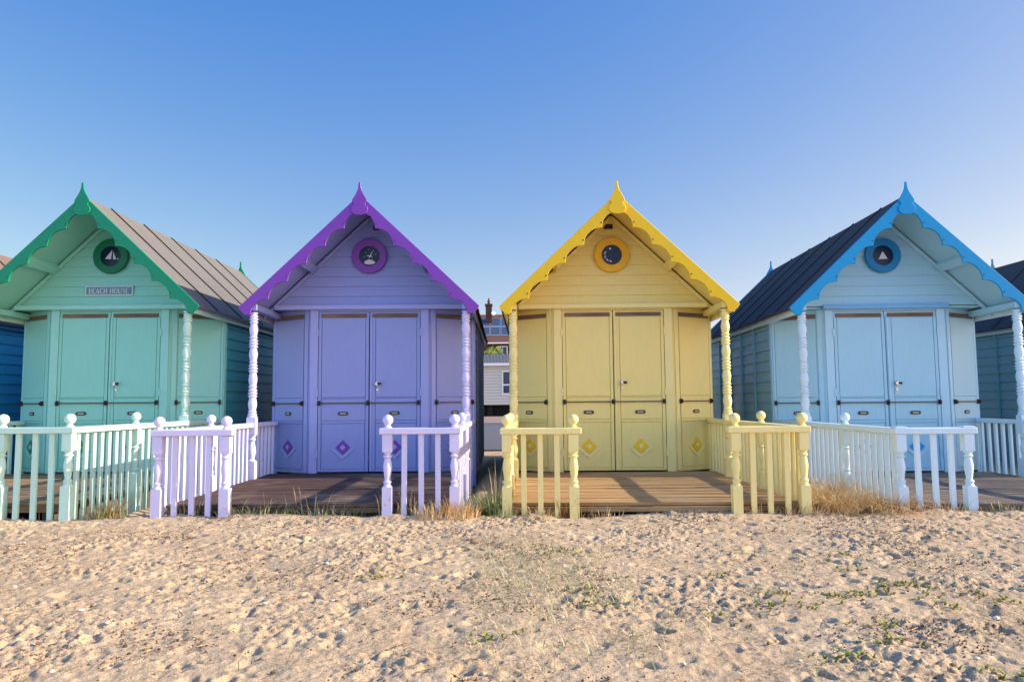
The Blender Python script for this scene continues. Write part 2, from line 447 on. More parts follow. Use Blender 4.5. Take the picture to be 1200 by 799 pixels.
    # --- roof
    for s in (-1,1):
        x1 = HT-.018
        pts = [(0.0,roofz(0)),(s*x1,roofz(x1)),(s*x1,roofz(x1)-.03),(0.0,roofz(0)-.03)]
        r = MB().prism_y(pts, YB+.024, LB+.25).build('roof', p['felt'], hut)
        # felt straps running down the slope
        for k in range(5):
            st = MB(); y = -.10+.78*k
            st.prism_y([(s*.01,roofz(.01)+.016),(s*x1,roofz(x1)+.016),(s*x1,roofz(x1)+.001),(s*.01,roofz(.01)+.001)], y, y+.03)
            st.build('felt_strap', strap or M['strap_dark'], r)
        # painted ceiling of the porch
        MB().prism_y([(0,roofz(0)-.0325),(s*(x1-.03),roofz(x1-.03)-.0325),(s*(x1-.03),roofz(x1-.03)-.05),(0,roofz(0)-.05)], YB+.026, .0).build('porch_ceiling', p['body'], hut)
        # purlin and eaves plate
        xp = .66; zp = roofz(xp)-.0505
        MB().prism_y([(s*(xp-.035),zp+.033),(s*(xp+.035),zp-.033),(s*(xp-.0),zp-.085),(s*(xp-.07),zp-.02)], YB+.026, -.022).build('purlin', p['body'], hut, .003)
        xe = 1.155; ze = roofz(xe)-.054
        MB().box(s*xe-.04,s*xe+.04, YB+.03, CY+.012, ze-.108, ze-.042).build('eaves_beam', p['body'], hut, .003)
        MB().box(min(s*(HW+.03),s*(HW+.055)), max(s*(HW+.03),s*(HW+.055)), YB+.03, LB+.2, roofz(HW+.055)-.115, roofz(HW+.055)-.034).build('eaves_board', p['rail'] if pal!='lavender' else p['wall'], hut, .003)
        for front in (True, False):
            o, cus = barge_outline()
            o = [(s*x,z) for x,z in o]
            y0 = YB if front else LB+.252
            bb = MB().prism_y(o, y0, y0+.024).build('bargeboard', p['barge'], hut, .003)
            if front:
                for cx,cz in cus: MB().disc_y(s*(cx+.012), cz+.055, .009, YB-.0035, YB-.0002, 10).build('screw_head', M['steel'], bb)
    MB().prism_y(finial_outline(), YB-.020, YB-.0005).build('finial', p['barge'], hut, .003)
    MB().prism_y(finial_outline(.16), LB+.2765, LB+.297).build('finial', p['barge'], hut, .003)
    # --- porch posts
    for s in (-1,1):
        x, y = s*1.155, -.585; w = .047
        q = MB()
        q.box(x-w,x+w,y-w,y+w,-.2,.29)
        q.lathe([(.040,.29),(.044,.300),(.030,.312),(.034,.335),(.046,.38),(.044,.42),(.033,.47),(.029,.50),(.040,.512),(.044,.522),(.034,.532),(.034,.545),(.043,.555),(.043,.57)], x, y)
        q.box(x-w,x+w,y-w,y+w,.57,.755)
        q.prism_z([(x-w,y-w),(x+w,y-w),(x+w,y+w),(x-w,y+w)], .755, .757)
        q.lathe([(w*1.15,.757),(w*1.05,.772),(w*.85,.782)], x, y)
        q.lathe(spindle_profile(.782, 1.895, .048), x, y)
        q.build('porch_post', p['rail'], hut, smooth=35)
    # --- porthole
    cz = 2.62
    rg = MB().disc_y(0,cz,.205,-.065,-.0205,48,.118).build('porthole_ring', p['ring'], hut, .006, smooth=30)
    gl = MB().disc_y(0,cz,.1185,-.042,-.022,40).build('porthole_glass', M['navy'], rg)
    y = -.0425
    if motif == 'boat':
        q = MB()
        q.prism_y([(.012,cz+.075),(-.07,cz-.03),(.0,cz-.035)], y-.004, y); q.prism_y([(.024,cz+.06),(.024,cz-.035),(.062,cz-.035)], y-.004, y)
        q.prism_y([(.082,cz-.02),(.092,cz-.03),(.082,cz-.04),(.072,cz-.03)], y-.004, y)
        q.build('sail_motif', M['white'], gl)
    elif motif == 'gull':
        q = MB()
        q.prism_y([(-.062,cz-.085),(-.05,cz-.055),(-.02,cz-.045),(.01,cz-.038),(.04,cz-.05),(.07,cz-.075),(.05,cz-.094),(0,cz-.1),(-.04,cz-.096)], y-.003, y)
        q.prism_y([(.0,cz+.0),(.02,cz+.04),(.045,cz+.06),(.028,cz+.036),(.016,cz+.01),(.036,cz-.012),(.008,cz-.006),(-.006,cz-.03),(-.004,cz-.004),(-.036,cz+.004),(-.006,cz+.012)], y-.003, y)
        for k in range(9):
            a = k*.9; q.disc_y(.075*math.cos(a)*(.6+.4*((k*37)%10)/10), cz+.02+.06*math.sin(a), .004, y-.003, y, 6)
        q.build('palm_motif', M['white'], gl)
    elif motif == 'glints':  # white disc and dots paint the glints onto the dark porthole
        q = MB(); q.disc_y(-.018,cz+.075,.013,y-.003,y,14)
        for k in range(12):
            a = 2.5+k*.19; rr = .072+.02*((k*53)%10)/10; q.disc_y(rr*math.cos(a), cz+rr*math.sin(a), .0035+.003*((k*31)%3), y-.003, y, 7)
        q.build('glint_motif', M['white'], gl)
    elif motif == 'sail':
        q = MB(); q.prism_y([(.002,cz+.05),(-.05,cz-.045),(.056,cz-.04)], y-.004, y); q.build('sail_motif', M['white'], gl)
    # --- name board
    if sign:
        w, h = .56, .118; cx = -.015; z0 = 2.155
        b = MB().box(cx-w/2,cx+w/2,-.034,-.0205,z0,z0+h).build('name_board', M['signwhite'], hut, .003)
        f = MB().box(cx-w/2+.015,cx+w/2-.015,-.0375,-.0342,z0+.015,z0+h-.015).build('name_panel', M['sign'], b)
        mb, wd = letters(sign, 0, 0, .060, 0)
        k = (w-.09)/wd
        mb.v = [(cx-w/2+.045+vx*k, -.0377+vy, z0+.026+vz) for vx,vy,vz in mb.v]
        mb.build('lettering', M['signwhite'], b)
    # --- deck
    d = MB(); y = 0.02; yf = -2.66; n = 0
    while y > yf:
        y2 = max(y-.115, yf); dz = random.uniform(-.003,.003); xl = random.uniform(-.012,.012)
        d.box(-1.138+xl*.3, 1.138+xl*.3, y2, y-.007, DZ-.028+dz, DZ+dz); y = y2; n += 1
    dk = d.build('porch_deck', p['deck'], hut, .003)
    MB().box(-1.132,1.132,yf-.006,yf+.028,DZ-.075,DZ-.032).build('deck_fascia', p['deck'], dk, .003)
    for x in (-1.08,-.62,-.1,.42,.95):
        MB().box(x-.035,x+.035,yf+.03,CY,-.30,DZ-.032).build('deck_bearer', M['soil'], dk)
    return hut

# ------------------------------------------------------------------ railings
YF = -2.735                   # front newels (hut-local)
YM = -1.68                    # middle newel
def newel(x, y, parent, mat, ball=True, zb=-.25, w=.038, jit=0):
    q = MB()
    q.box(x-w,x+w,y-w,y+w,zb,.235)
    q.prism_z([(x-w,y-w),(x+w,y-w),(x+w,y+w),(x-w,y+w)], .235,.237)
    q.lathe([(w*.98,.237),(w*.8,.252),(w*.66,.258),(w*.86,.268),(w*.90,.278),(w*.62,.29),(w*.60,.30),(w*.72,.33),(w*.88,.37),(w*.92,.39),(w*.84,.42),(w*.68,.45),(w*.62,.462),
             (w*.90,.470),(w*.94,.480),(w*.66,.488),(w*.66,.496),(w*.88,.503),(w*.88,.513)], x, y)
    q.box(x-w,x+w,y-w,y+w,.513,.648)
    o = q.build('newel_post', mat, parent, smooth=35)
    if ball:
        b = MB(); r = .043; zc = .763
        prof = [(.030,.700),(.032,.708),(.022,.716),(.020,.722)]
        for k in range(3,17):
            t = -PI/2+PI*k/16; prof.append((max(.002,r*math.cos(t)), zc+r*math.sin(t)))
        b.lathe(prof, x, y, 22); b.build('ball_finial', mat, o, smooth=50)
    else:
        MB().box(x-w-.006,x+w+.006,y-w-.006,y+w+.006,.6985,.7105).build('newel_cap', mat, o, .003)
    return o
def baluster(x, y, parent, mat, z0, a=.021, b=.014, turn=False):
    w, d = (b,a) if turn else (a,b)
    j = random.uniform(-.004,.004)
    q = MB(); q.box(x-w,x+w,y-d,y+d,z0,.650)
    j2 = random.uniform(-.004,.004)
    q.v = [(vx+(j if vz<.3 else 0),vy+(j2 if vz<.3 else 0),vz) for vx,vy,vz in q.v]
    return q.build('baluster', mat, parent, .003)
def make_railing(hut, pal, side, label, balls=True, dz=0, splay=0):
    p = P[pal]; mat = p['rail']
    r = empty('porch_railing', hut.location + Vector((0,0,dz)), hut.rotation_euler.z)
    tag(r, label, 'railing', 'porch railings of the beach huts')
    xo, xi = side*1.172, side*.64
    y0 = CY-.02
    newel(xo, YF, r, mat, balls); newel(xi, YF, r, mat, balls); newel(xo, YM, r, mat, True, zb=-.2)
    w = .046
    xa, xb = sorted((xo+side*.052, xi-side*.062))
    MB().box(xa,xb,YF-w,YF+w,.650,.700).build('top_rail', mat, r, .006, seg=2)
    MB().box(xo-w,xo+w,YF+w+.002,y0,.650,.698).build('top_rail', mat, r, .006, seg=2)
    for k in range(1,4):
        t = k/4; baluster(xo+(xi-xo)*t, YF, r, mat, -.06 if k!=2 else -.05, turn=False)
    def run(ya, yb, n):
        for k in range(1,n+1):
            baluster(xo, ya+(yb-ya)*k/(n+1), r, mat, -.14, turn=True)
    run(YF, YM, 8); run(YM, -.585, 8); run(-.585, y0+.05, 6)
    return r

# ------------------------------------------------------------------ ground relief
def hash2(ix, iy, seed):
    n = (ix.astype(np.int64)*374761393 + iy.astype(np.int64)*668265263 + seed*1442695041) & 0x7fffffff
    n = ((n ^ (n >> 13)) * 1274126177) & 0x7fffffff
    return ((n ^ (n >> 16)) & 0xffff)/65535.0
def vnoise(x, y, seed):
    ix = np.floor(x); iy = np.floor(y); fx = x-ix; fy = y-iy
    ux = fx*fx*fx*(fx*(fx*6-15)+10); uy = fy*fy*fy*(fy*(fy*6-15)+10)
    a = hash2(ix,iy,seed); b = hash2(ix+1,iy,seed); c = hash2(ix,iy+1,seed); d = hash2(ix+1,iy+1,seed)
    return (a*(1-ux)+b*ux)*(1-uy)+(c*(1-ux)+d*ux)*uy-.5
def sstep(a, b, x):
    t = np.clip((x-a)/(b-a),0,1); return t*t*(3-2*t)

HUTS = {'deepblue':(-7.75,8.75), 'mint':(-4.70,8.75), 'lavender':(-1.665,8.75), 'yellow':(1.18,8.75), 'sky':(4.36,8.75), 'sage':(8.35,8.75)}
# dents: footprints and scuffs
ND = 2700
dx = rng.uniform(-7.5,7.5,ND); dy = 1.7+4.25*rng.uniform(0,1,ND)**.9
da = rng.uniform(0,PI,ND); dl = np.where(rng.uniform(0,1,ND)<.09, rng.uniform(.05,.085,ND), rng.uniform(.02,.055,ND)); dw = dl*rng.uniform(.42,.85,ND); dd = rng.uniform(.18,.60,ND)*dl*np.where(dl>.05,.62,1.0)
def sand_base(x, y):
    h = .030*vnoise(x*.55,y*.55,1)+.030*vnoise(x*1.3+3,y*1.5,2)
    h = h*(1-sstep(9,14,y))
    h = h*(1-.6*np.exp(-((y-6.0)/.35)**2))
    under = np.zeros_like(x)
    for hx,hy in HUTS.values():
        under = np.maximum(under, sstep(1.34,1.14,np.abs(x-hx))*sstep(6.04,6.32,y)*sstep(12.9,12.3,y))
    chan = np.zeros_like(x)
    for cx in (-3.2,-.25,2.77):
        chan = np.maximum(chan, np.exp(-((x-cx)/.22)**2)*sstep(5.9,6.3,y)*sstep(9.5,8,y))
    h = h + (.022+.05*vnoise(x*1.9,y*1.1,17)+.03*vnoise(x*5.1,y*2.2,18))*np.exp(-((y-6.02)/.13)**2)
    h = h - .13*under - .045*chan*(1-under)
    return h
def sand_h(x, y):
    h = sand_base(x,y)
    near = sstep(7.6,6.2,y)*sstep(-.5,1.2,y)
    h2 = .009*vnoise(x*3.6,y*4.2,3)+.0075*vnoise(x*8,y*9,4)+.007*vnoise(x*17,y*18,5)+.006*vnoise(x*37,y*39,6)+.004*vnoise(x*80,y*80,8)
    crumb = np.clip(vnoise(x*2.3+40,y*2.6,12)+.12,0,.4)*2.5
    h2 = h2 + crumb*(.040*np.clip(vnoise(x*30,y*32,13)-.08,0,.3)+.034*np.clip(vnoise(x*58,y*60,14)-.08,0,.3))
    rid = .012*(0.5-np.abs(vnoise(x*5.5+9,y*6.5,7)))*2
    return h+near*(h2-rid*.25)
def dents(x, y):
    """accumulate dents on a regular (row, col) grid given as 2-D arrays"""
    out = np.zeros_like(x)
    ys = y[:,0]
    for i in range(ND):
        R_ = dl[i]*2.6
        r0, r1 = np.searchsorted(ys, dy[i]-R_), np.searchsorted(ys, dy[i]+R_)
        if r1 <= r0: continue
        xm = x[(r0+r1)//2 if (r0+r1)//2 < len(ys) else -1]
        c0, c1 = np.searchsorted(xm, dx[i]-R_*1.15), np.searchsorted(xm, dx[i]+R_*1.15)
        if c1 <= c0: continue
        X = x[r0:r1,c0:c1]-dx[i]; Y = y[r0:r1,c0:c1]-dy[i]
        ca, sa = math.cos(da[i]), math.sin(da[i])
        u = (X*ca+Y*sa)/dl[i]; v = (-X*sa+Y*ca)/dw[i]
        q = u*u+v*v
        q = q*(1+1.1*vnoise(x[r0:r1,c0:c1]*16,y[r0:r1,c0:c1]*16,21+i%5)+.7*vnoise(x[r0:r1,c0:c1]*45,y[r0:r1,c0:c1]*45,27+i%5))
        q = np.maximum(q,0)
        out[r0:r1,c0:c1] += dd[i]*(-np.exp(-(q*1.25)**1.7)+.16*np.exp(-((np.sqrt(np.maximum(q,0))-1.35)/.42)**2))
    return out

def make_sand():
    a = np.concatenate([-np.geomspace(3.2,.601,40)[:-1], np.linspace(-.60,.60,1080), np.geomspace(.601,3.2,40)[1:]])
    y = np.concatenate([np.linspace(-3,2.1,60)[:-1], 2.1+(6.5-2.1)*np.linspace(0,1,430)**1.12, np.linspace(6.53,9.5,110), np.linspace(9.6,16,40), np.geomspace(17,900,40)])
    Y, A = np.meshgrid(y, a, indexing='ij'); X = A*(Y+4)
    Z = sand_h(X,Y)+dents(X,Y)*sstep(6.25,5.9,Y)
    far = sstep(16,40,Y); Z = Z*(1-far)
    n, m = Y.shape
    me = bpy.data.meshes.new('sand')
    co = np.stack([X,Y,Z],-1).reshape(-1,3).astype(np.float32)
    idx = np.arange(n*m).reshape(n,m)
    q = np.stack([idx[:-1,:-1],idx[:-1,1:],idx[1:,1:],idx[1:,:-1]],-1).reshape(-1,4)
    me.vertices.add(n*m); me.vertices.foreach_set('co', co.ravel())
    me.loops.add(q.size); me.loops.foreach_set('vertex_index', q.ravel().astype(np.int32))
    me.polygons.add(len(q)); me.polygons.foreach_set('loop_start', np.arange(0,q.size,4,dtype=np.int32)); me.polygons.foreach_set('loop_total', np.full(len(q),4,dtype=np.int32))
    me.polygons.foreach_set('use_smooth', np.ones(len(q),dtype=bool))
    me.update(calc_edges=True); me.validate()
    mt, nt, b = nodes('beach_sand'); v = coords(nt)
    n1 = noise(nt, v, 1.1, 5); n2 = noise(nt, v, 9, 6, .7); n3 = noise(nt, v, 210, 3, .7); n4 = noise(nt, v, 60, 4, .6)
    c = ramp(nt, n1, [(.3,lin((193,168,135))),(.7,lin((208,184,151)))])
    c = mixc(nt, .55, c, ramp(nt, n2, [(.28,(.70,.68,.66)),(.6,(1.04,1.03,1.02))]), 'MULTIPLY')
    msk = ramp(nt, noise(nt, coords(nt,(1,.7,1)), 2.6, 5, .7), [(.42,(0,0,0)),(.62,(1,1,1))])
    crm = ramp(nt, noise(nt, v, 46, 4, .75), [(.50,(0,0,0)),(.60,(1,1,1))])
    mk = mixc(nt, 1.0, msk, crm, 'MULTIPLY')
    mk2 = nt.nodes.new('ShaderNodeMath'); mk2.operation='MULTIPLY'; mk2.inputs[1].default_value=.85; nt.links.new(mk, mk2.inputs[0])
    c = mixc(nt, mk2.outputs[0], c, lin((128,98,74)))
    c = mixc(nt, ramp(nt, n3, [(.34,(.75,)*3),(.44,(0,0,0))]), c, lin((112,90,72)))
    c = mixc(nt, ramp(nt, n3, [(.62,(0,0,0)),(.72,(.7,)*3)]), c, lin((232,216,190)))
    c = mixc(nt, ramp(nt, n4, [(.66,(0,0,0)),(.74,(.55,)*3)]), c, lin((150,122,96)))
    nt.links.new(c, b.inputs['Base Color']); b.inputs['Roughness'].default_value = .95; b.inputs['Specular IOR Level'].default_value = .15
    hs = nt.nodes.new('ShaderNodeMath'); hs.operation='MULTIPLY_ADD'; hs.inputs[1].default_value = 2.2
    nt.links.new(n4, hs.inputs[0]); nt.links.new(n3, hs.inputs[2])
    bump(nt, b, hs.outputs[0], .65, .006)
    me.materials.append(mt)
    o = bpy.data.objects.new('sand', me); COL.objects.link(o); o['kind'] = 'structure'
    return o

# ------------------------------------------------------------------ grass
def leafmat(name, a, b_, rough=.6):
    m, nt, b = nodes(name)
    oi = nt.nodes.new('ShaderNodeNewGeometry')
    n = noise(nt, coords(nt), 30, 2)
    r = nt.nodes.new('ShaderNodeMath'); r.operation='MULTIPLY_ADD'; r.inputs[1].default_value=.6; 
    nt.links.new(oi.outputs['Random Per Island'], r.inputs[0]); nt.links.new(n, r.inputs[2])
    nt.links.new(ramp(nt, r.outputs[0], [(.3,lin(a)),(.9,lin(b_))]), b.inputs['Base Color'])
    b.inputs['Roughness'].default_value = rough; b.inputs['Specular IOR Level'].default_value=.2
    return m
G = dict(green=leafmat('green_blades',(70,100,44),(132,150,84)), grey=leafmat('grey_green_blades',(128,134,96),(170,170,130)), straw=leafmat('straw_blades',(176,138,84),(230,198,140)),
         pale=leafmat('pale_straw_blades',(186,160,112),(226,206,164)), weed=leafmat('weed_leaves',(98,108,46),(156,156,74)), rust=leafmat('rust_leaves',(110,66,34),(150,98,50)))
GM = [G['green'],G['grey'],G['straw'],G['pale'],G['weed'],G['rust']]
def blade(mb, x, y, z, h, w, ang, lean, mi, curl=1.0):
    """curved tapering blade of three segments"""
    mb.cur = mi
    dxy = (math.cos(ang), math.sin(ang)); sx, sy = -dxy[1], dxy[0]
    vs = []
    for t in (0,.35,.7,1):
        out = lean*h*(t**(1.0+curl*.8)); zz = h*(t-.45*lean*t*t*min(1,curl)) 
        ww = w*(1-t)**.6*.5
        c = (x+dxy[0]*out, y+dxy[1]*out, z+zz)
        if t < 1: vs += [(c[0]-sx*ww,c[1]-sy*ww,c[2]),(c[0]+sx*ww,c[1]+sy*ww,c[2])]
        else: vs.append(c)
    mb.add(vs, [(0,1,3,2),(2,3,5,4),(4,5,6)])
def H1(x,y): return float(sand_h(np.array([[x]]),np.array([[y]]))[0,0])
def tuft(mb, cx, cy, n, rad, hmin, hmax, cols, lean=(.2,.9), w=.006, ydir=None, rady=None):
    for _ in range(n):
        a = random.uniform(0,2*PI); r = rad*math.sqrt(random.random())
        x, y = cx+r*math.cos(a), cy+(rady or rad)*r/rad*math.sin(a)
        blade(mb, x, y, H1(x,y)-.01, random.uniform(hmin,hmax), w*random.uniform(.7,1.3), a+random.uniform(-.9,.9) if ydir is None else ydir+random.uniform(-.8,.8),
              random.uniform(*lean), random.choice(cols))
def tuft_thing(name, label, cat, spots, group=None):
    mb = MB()
    for s in spots: tuft(mb, *s[:7], **(s[7] if len(s)>7 else {}))
    o = mb.build(name, GM); tag(o, label, cat, group); return o

# ------------------------------------------------------------------ build
hut_m = make_hut('mint', (*HUTS['mint'],.035), 0, 'mint green beach hut with emerald scalloped bargeboards and a BEACH HOUSE name board', motif='boat', sign='BEACH HOUSE', vent=None)
hut_l = make_hut('lavender', (*HUTS['lavender'],.01), R(.6), 'lavender beach hut with violet scalloped bargeboards and violet porthole ring', battens=(False,True), motif='gull')
hut_y = make_hut('yellow', (*HUTS['yellow'],0), R(-1.2), 'yellow beach hut with golden scalloped bargeboards and warm brown deck', motif='glints', vent=-.03)
hut_s = make_hut('sky', (*HUTS['sky'],-.035), R(-2.0), 'pale sky blue beach hut with bright blue scalloped bargeboards and dark roof', battens=(True,False), motif='sail', lintel_w=.72, lintel_mat=paint('blue_lintel_paint',(122,182,222)), vent=None,
                 strap=M['strap_dark'])
hut_d = make_hut('deepblue', (*HUTS['deepblue'],.03), 0, 'deep blue beach hut with reddish roof, mostly cut off beyond the mint hut', vent=None)
hut_g = make_hut('sage', (*HUTS['sage'],-.03), 0, 'sage green beach hut glimpsed behind the sky blue hut at the edge', battens=(True,False), vent=None)
make_railing(hut_m, 'mint', 1, 'pale mint porch railing beside the lavender hut, with ball topped newels', dz=.005)
make_railing(hut_m, 'mint', -1, 'pale mint porch railing at the mint deck side nearer the deep blue hut', dz=.005)
make_railing(hut_l, 'lavender', -1, 'lilac white porch railing beside the mint hut, casting shadows on pale mint balusters')
make_railing(hut_l, 'lavender', 1, 'lilac white porch railing beside the gap to the yellow hut, straw at its foot', dz=.0)
make_railing(hut_y, 'yellow', -1, 'cream yellow porch railing beside the gap to the lavender hut, green tuft at its foot')
make_railing(hut_y, 'yellow', 1, 'cream yellow porch railing beside the sky blue hut, with ball topped newels')
make_railing(hut_s, 'sky', -1, 'pale blue porch railing with flat topped front newels and straw at its foot', balls=False, dz=.01)
make_railing(hut_s, 'sky', 1, 'pale blue porch railing between the sky blue hut and sage hut', balls=False, dz=.01)
make_sand()

# grasses
tuft_thing('grass_tuft', 'bushy green grass tuft in the gap beside the yellow hut', 'grass tuft',
    [(-.15,6.25,420,.15,.12,.34,[0,0,0,1],dict(lean=(.2,1.0),w=.007)), (-.08,6.05,110,.12,.06,.18,[0,1,3]), (-.22,6.5,200,.14,.1,.28,[0,0,1]), (-.14,6.4,14,.08,.38,.55,[1,3],dict(lean=(.05,.3)))])
tuft_thing('grass_tussock', 'large heap of golden straw grass against the pale blue railing', 'grass tussock',
    [(2.72,6.45,800,.26,.16,.42,[2,2,3],dict(lean=(.5,1.7),rady=.4)), (3.0,6.2,700,.24,.12,.32,[2,2,3,5],dict(lean=(.6,1.9),rady=.3)), (2.78,6.95,500,.24,.18,.42,[2,3],dict(lean=(.4,1.0),rady=.4)), (2.62,6.1,300,.16,.10,.3,[2,3],dict(lean=(.5,1.2))),
     (2.62,6.1,160,.18,.06,.18,[2,3,5],dict(lean=(.5,1.2)))])
tuft_thing('grass_tussock', 'dry orange straw tussock at the foot of the lilac railing by the gap', 'grass tussock',
    [(-.62,5.98,260,.15,.06,.17,[2,2,3]), (-.42,6.02,420,.16,.08,.21,[2,2,3]), (-.52,6.25,90,.18,.08,.30,[2,3,1])])
tuft_thing('grass_tussock', 'brown and green grass clump inside the pale mint railing', 'grass tussock',
    [(-3.35,6.35,150,.13,.08,.28,[5,0,2,5]), (-3.42,6.25,70,.10,.06,.2,[2,0])])
tuft_thing('grass_tussock', 'low straw tussock at the foot of the cream yellow railing by the tussock heap', 'grass tussock',
    [(1.95,6.1,120,.16,.05,.13,[2,3,5]), (2.2,6.05,130,.16,.05,.14,[2,3,5]), (2.4,5.98,60,.12,.04,.12,[2,3])])
tuft_thing('grass_tussock', 'reddish weed sprigs behind the cream yellow railing near the gap', 'grass tussock',
    [(.40,6.12,70,.12,.08,.26,[5,2,5]), (.52,6.05,50,.10,.05,.14,[2,3,5]), (.22,6.02,90,.14,.04,.13,[2,3]), (.75,6.02,50,.14,.04,.13,[2,3])])
tuft_thing('grass_tussock', 'thin grass fringe along the lavender deck edge', 'grass tussock',
    [(-2.05,6.02,120,.32,.06,.2,[1,0,3],dict(rady=.06,lean=(.5,1.4))), (-1.5,6.03,100,.30,.05,.17,[1,3,0],dict(rady=.06,lean=(.5,1.4))), (-2.62,6.1,80,.2,.06,.2,[1,0,3],dict(rady=.08)),
     (-.9,6.08,80,.22,.08,.3,[0,1,2],dict(rady=.08)), (-1.62,6.05,14,.4,.2,.34,[1,3],dict(rady=.05,lean=(.1,.5)))])
tuft_thing('grass_tussock', 'thin straw fringe at the sky blue deck edge', 'grass tussock',
    [(3.42,6.02,130,.25,.04,.13,[2,3,5],dict(rady=.08)), (3.95,6.05,120,.3,.04,.12,[2,3,0],dict(rady=.08)), (4.4,6.0,80,.3,.04,.1,[2,3],dict(rady=.08)), (3.55,6.1,14,.06,.08,.16,[4,0])])

mb = MB()   # sparse grey-green blades over the middle sand
for _ in range(5200):
    if random.random() < .62: x, y = random.gauss(.12,.36), random.gauss(4.05,.75)
    else: x, y = random.gauss(.9,.9), random.gauss(3.9,.8)
    if not 2.3 < y < 5.9: continue
    if float(vnoise(np.array([x*2.6]),np.array([y*2.2]),31)[0]) < -.02: continue
    a = random.uniform(0,2*PI)
    blade(mb, x, y, H1(x,y)-.012, random.uniform(.03,.11), random.uniform(.002,.0042), a, random.uniform(.5,1.6), random.choice([1,1,3,3,0]))
for _ in range(900):
    x, y = random.uniform(-4.2,4.4), random.uniform(2.4,6.0)
    blade(mb, x, y, H1(x,y)-.012, random.uniform(.02,.06), random.uniform(.002,.004), random.uniform(0,2*PI), random.uniform(.7,1.7), random.choice([3,2,3,5,1]))
o = mb.build('beach_grass', GM); tag(o, kind='stuff')
mb = MB()   # small fleshy weeds
for _ in range(40):
    x, y = random.gauss(1.35,.75), random.gauss(3.25,.55)
    if not 2.35 < y < 5: continue
    for _ in range(random.randint(5,16)):
        px_, py_ = x+random.gauss(0,.055), y+random.gauss(0,.04); z = H1(px_,py_)+.004
        for k in range(random.randint(3,6)):
            a = random.uniform(0,2*PI)
            blade(mb, px_, py_, z, random.uniform(.012,.03), random.uniform(.007,.013), a, random.uniform(.6,1.3), random.choice([4,4,4,0]))
o = mb.build('beach_weeds', GM); tag(o, kind='stuff')
CX = rng.uniform(-5.2,5.4,160000); CY_ = 2.25+3.75*rng.uniform(0,1,160000)**1.15
CM = vnoise(CX*2.1+7,CY_*1.7,41)+.55*vnoise(CX*7,CY_*6,42)
keep = (np.abs(CX) < .80*CY_+.4) & (rng.uniform(0,1,160000) < .03+np.maximum(0,CM*2.6)**1.5)
CX, CY_ = CX[keep][:9600], CY_[keep][:9600]; CZ = sand_h(CX[:,None],CY_[:,None])[:,0]
mb = MB()   # clods and crumbs of dark debris lying in patches, with bits of dry stalk
for x, y, hz in zip(CX.tolist(), CY_.tolist(), CZ.tolist()):
    r = random.uniform(.0025,.0065)*(1.7 if random.random()<.08 else 1); z = hz+r*.45
    mb.cur = random.choice([0,0,1,1,2])
    if random.random() < .10:
        L_ = random.uniform(.012,.04); a = random.uniform(0,2*PI); c_, s_ = math.cos(a)*L_, math.sin(a)*L_; w_ = .0012
        mb.cur = random.choice([2,3]); mb.add([(x-c_-s_*.05,y-s_+c_*.05,z),(x-c_+s_*.05,y-s_-c_*.05,z),(x+c_+s_*.05,y+s_-c_*.05,z+.004),(x+c_-s_*.05,y+s_+c_*.05,z+.004),(x,y,z+.004)],[(0,1,4),(1,2,4),(2,3,4),(3,0,4),(0,3,2,1)])
        continue
    J = lambda: random.uniform(.6,1.35)*r
    mb.add([(x+J(),y,z),(x,y+J(),z),(x-J(),y,z),(x,y-J(),z),(x,y,z+J()*.9),(x,y,z-J())],[(0,1,4),(1,2,4),(2,3,4),(3,0,4),(1,0,5),(2,1,5),(3,2,5),(0,3,5)])
o = mb.build('sand_debris', [plain('brown_clod',(122,94,72),.95),plain('sandy_clod',(168,140,112),.95),plain('dark_clod',(84,66,52),.95),plain('dry_stalk',(196,164,118),.8)]); tag(o, kind='stuff')
mb = MB()   # pebbles, shell bits
for _ in range(520):
    x, y = random.uniform(-4.4,4.6), 2.3+3.6*random.random()
    r = random.uniform(.004,.011)*(1.5 if random.random()<.06 else 1); z = H1(x,y)+r*.3+float(0)
    n0 = len(mb.v); mb.cur = random.choice([0,0,1,1,2])
    prof = [(r*.5,z-r*.5),(r*1.0,z-r*.1),(r*.85,z+r*.35),(r*.35,z+r*.6)]
    mb.lathe(prof, x, y, 7)
    sx = random.uniform(.7,1.4)
    for i in range(n0,len(mb.v)):
        v = mb.v[i]; mb.v[i] = (x+(v[0]-x)*sx, y+(v[1]-y)*random.uniform(.9,1.1), v[2])
o = mb.build('pebbles', [plain('brown_pebble',(120,94,74),.7), plain('pale_shell',(214,200,178),.6), plain('dark_pebble',(70,60,54),.7)]); tag(o, kind='stuff')

# ------------------------------------------------------------------ behind the huts
asph = plain('road_asphalt', (92,92,98), .9, 0, .15, 3)
pave = plain('pavement_slabs', (150,122,108), .9, 0, .12, 2)
kerbm = plain('kerb_concrete', (160,156,150), .85)
def sheet(name, x0,x1,y0,y1,z,mat,t=.05):
    o = MB().box(x0,x1,y0,y1,z-t,z).build(name, mat); o['kind']='structure'; return o
sheet('road', -120,120,14.2,30,.03,asph)
sheet('kerb', -120,120,30.0,30.3,.13,kerbm,.2)
sheet('pavement', -120,120,30.3,44,.125,pave,.2)

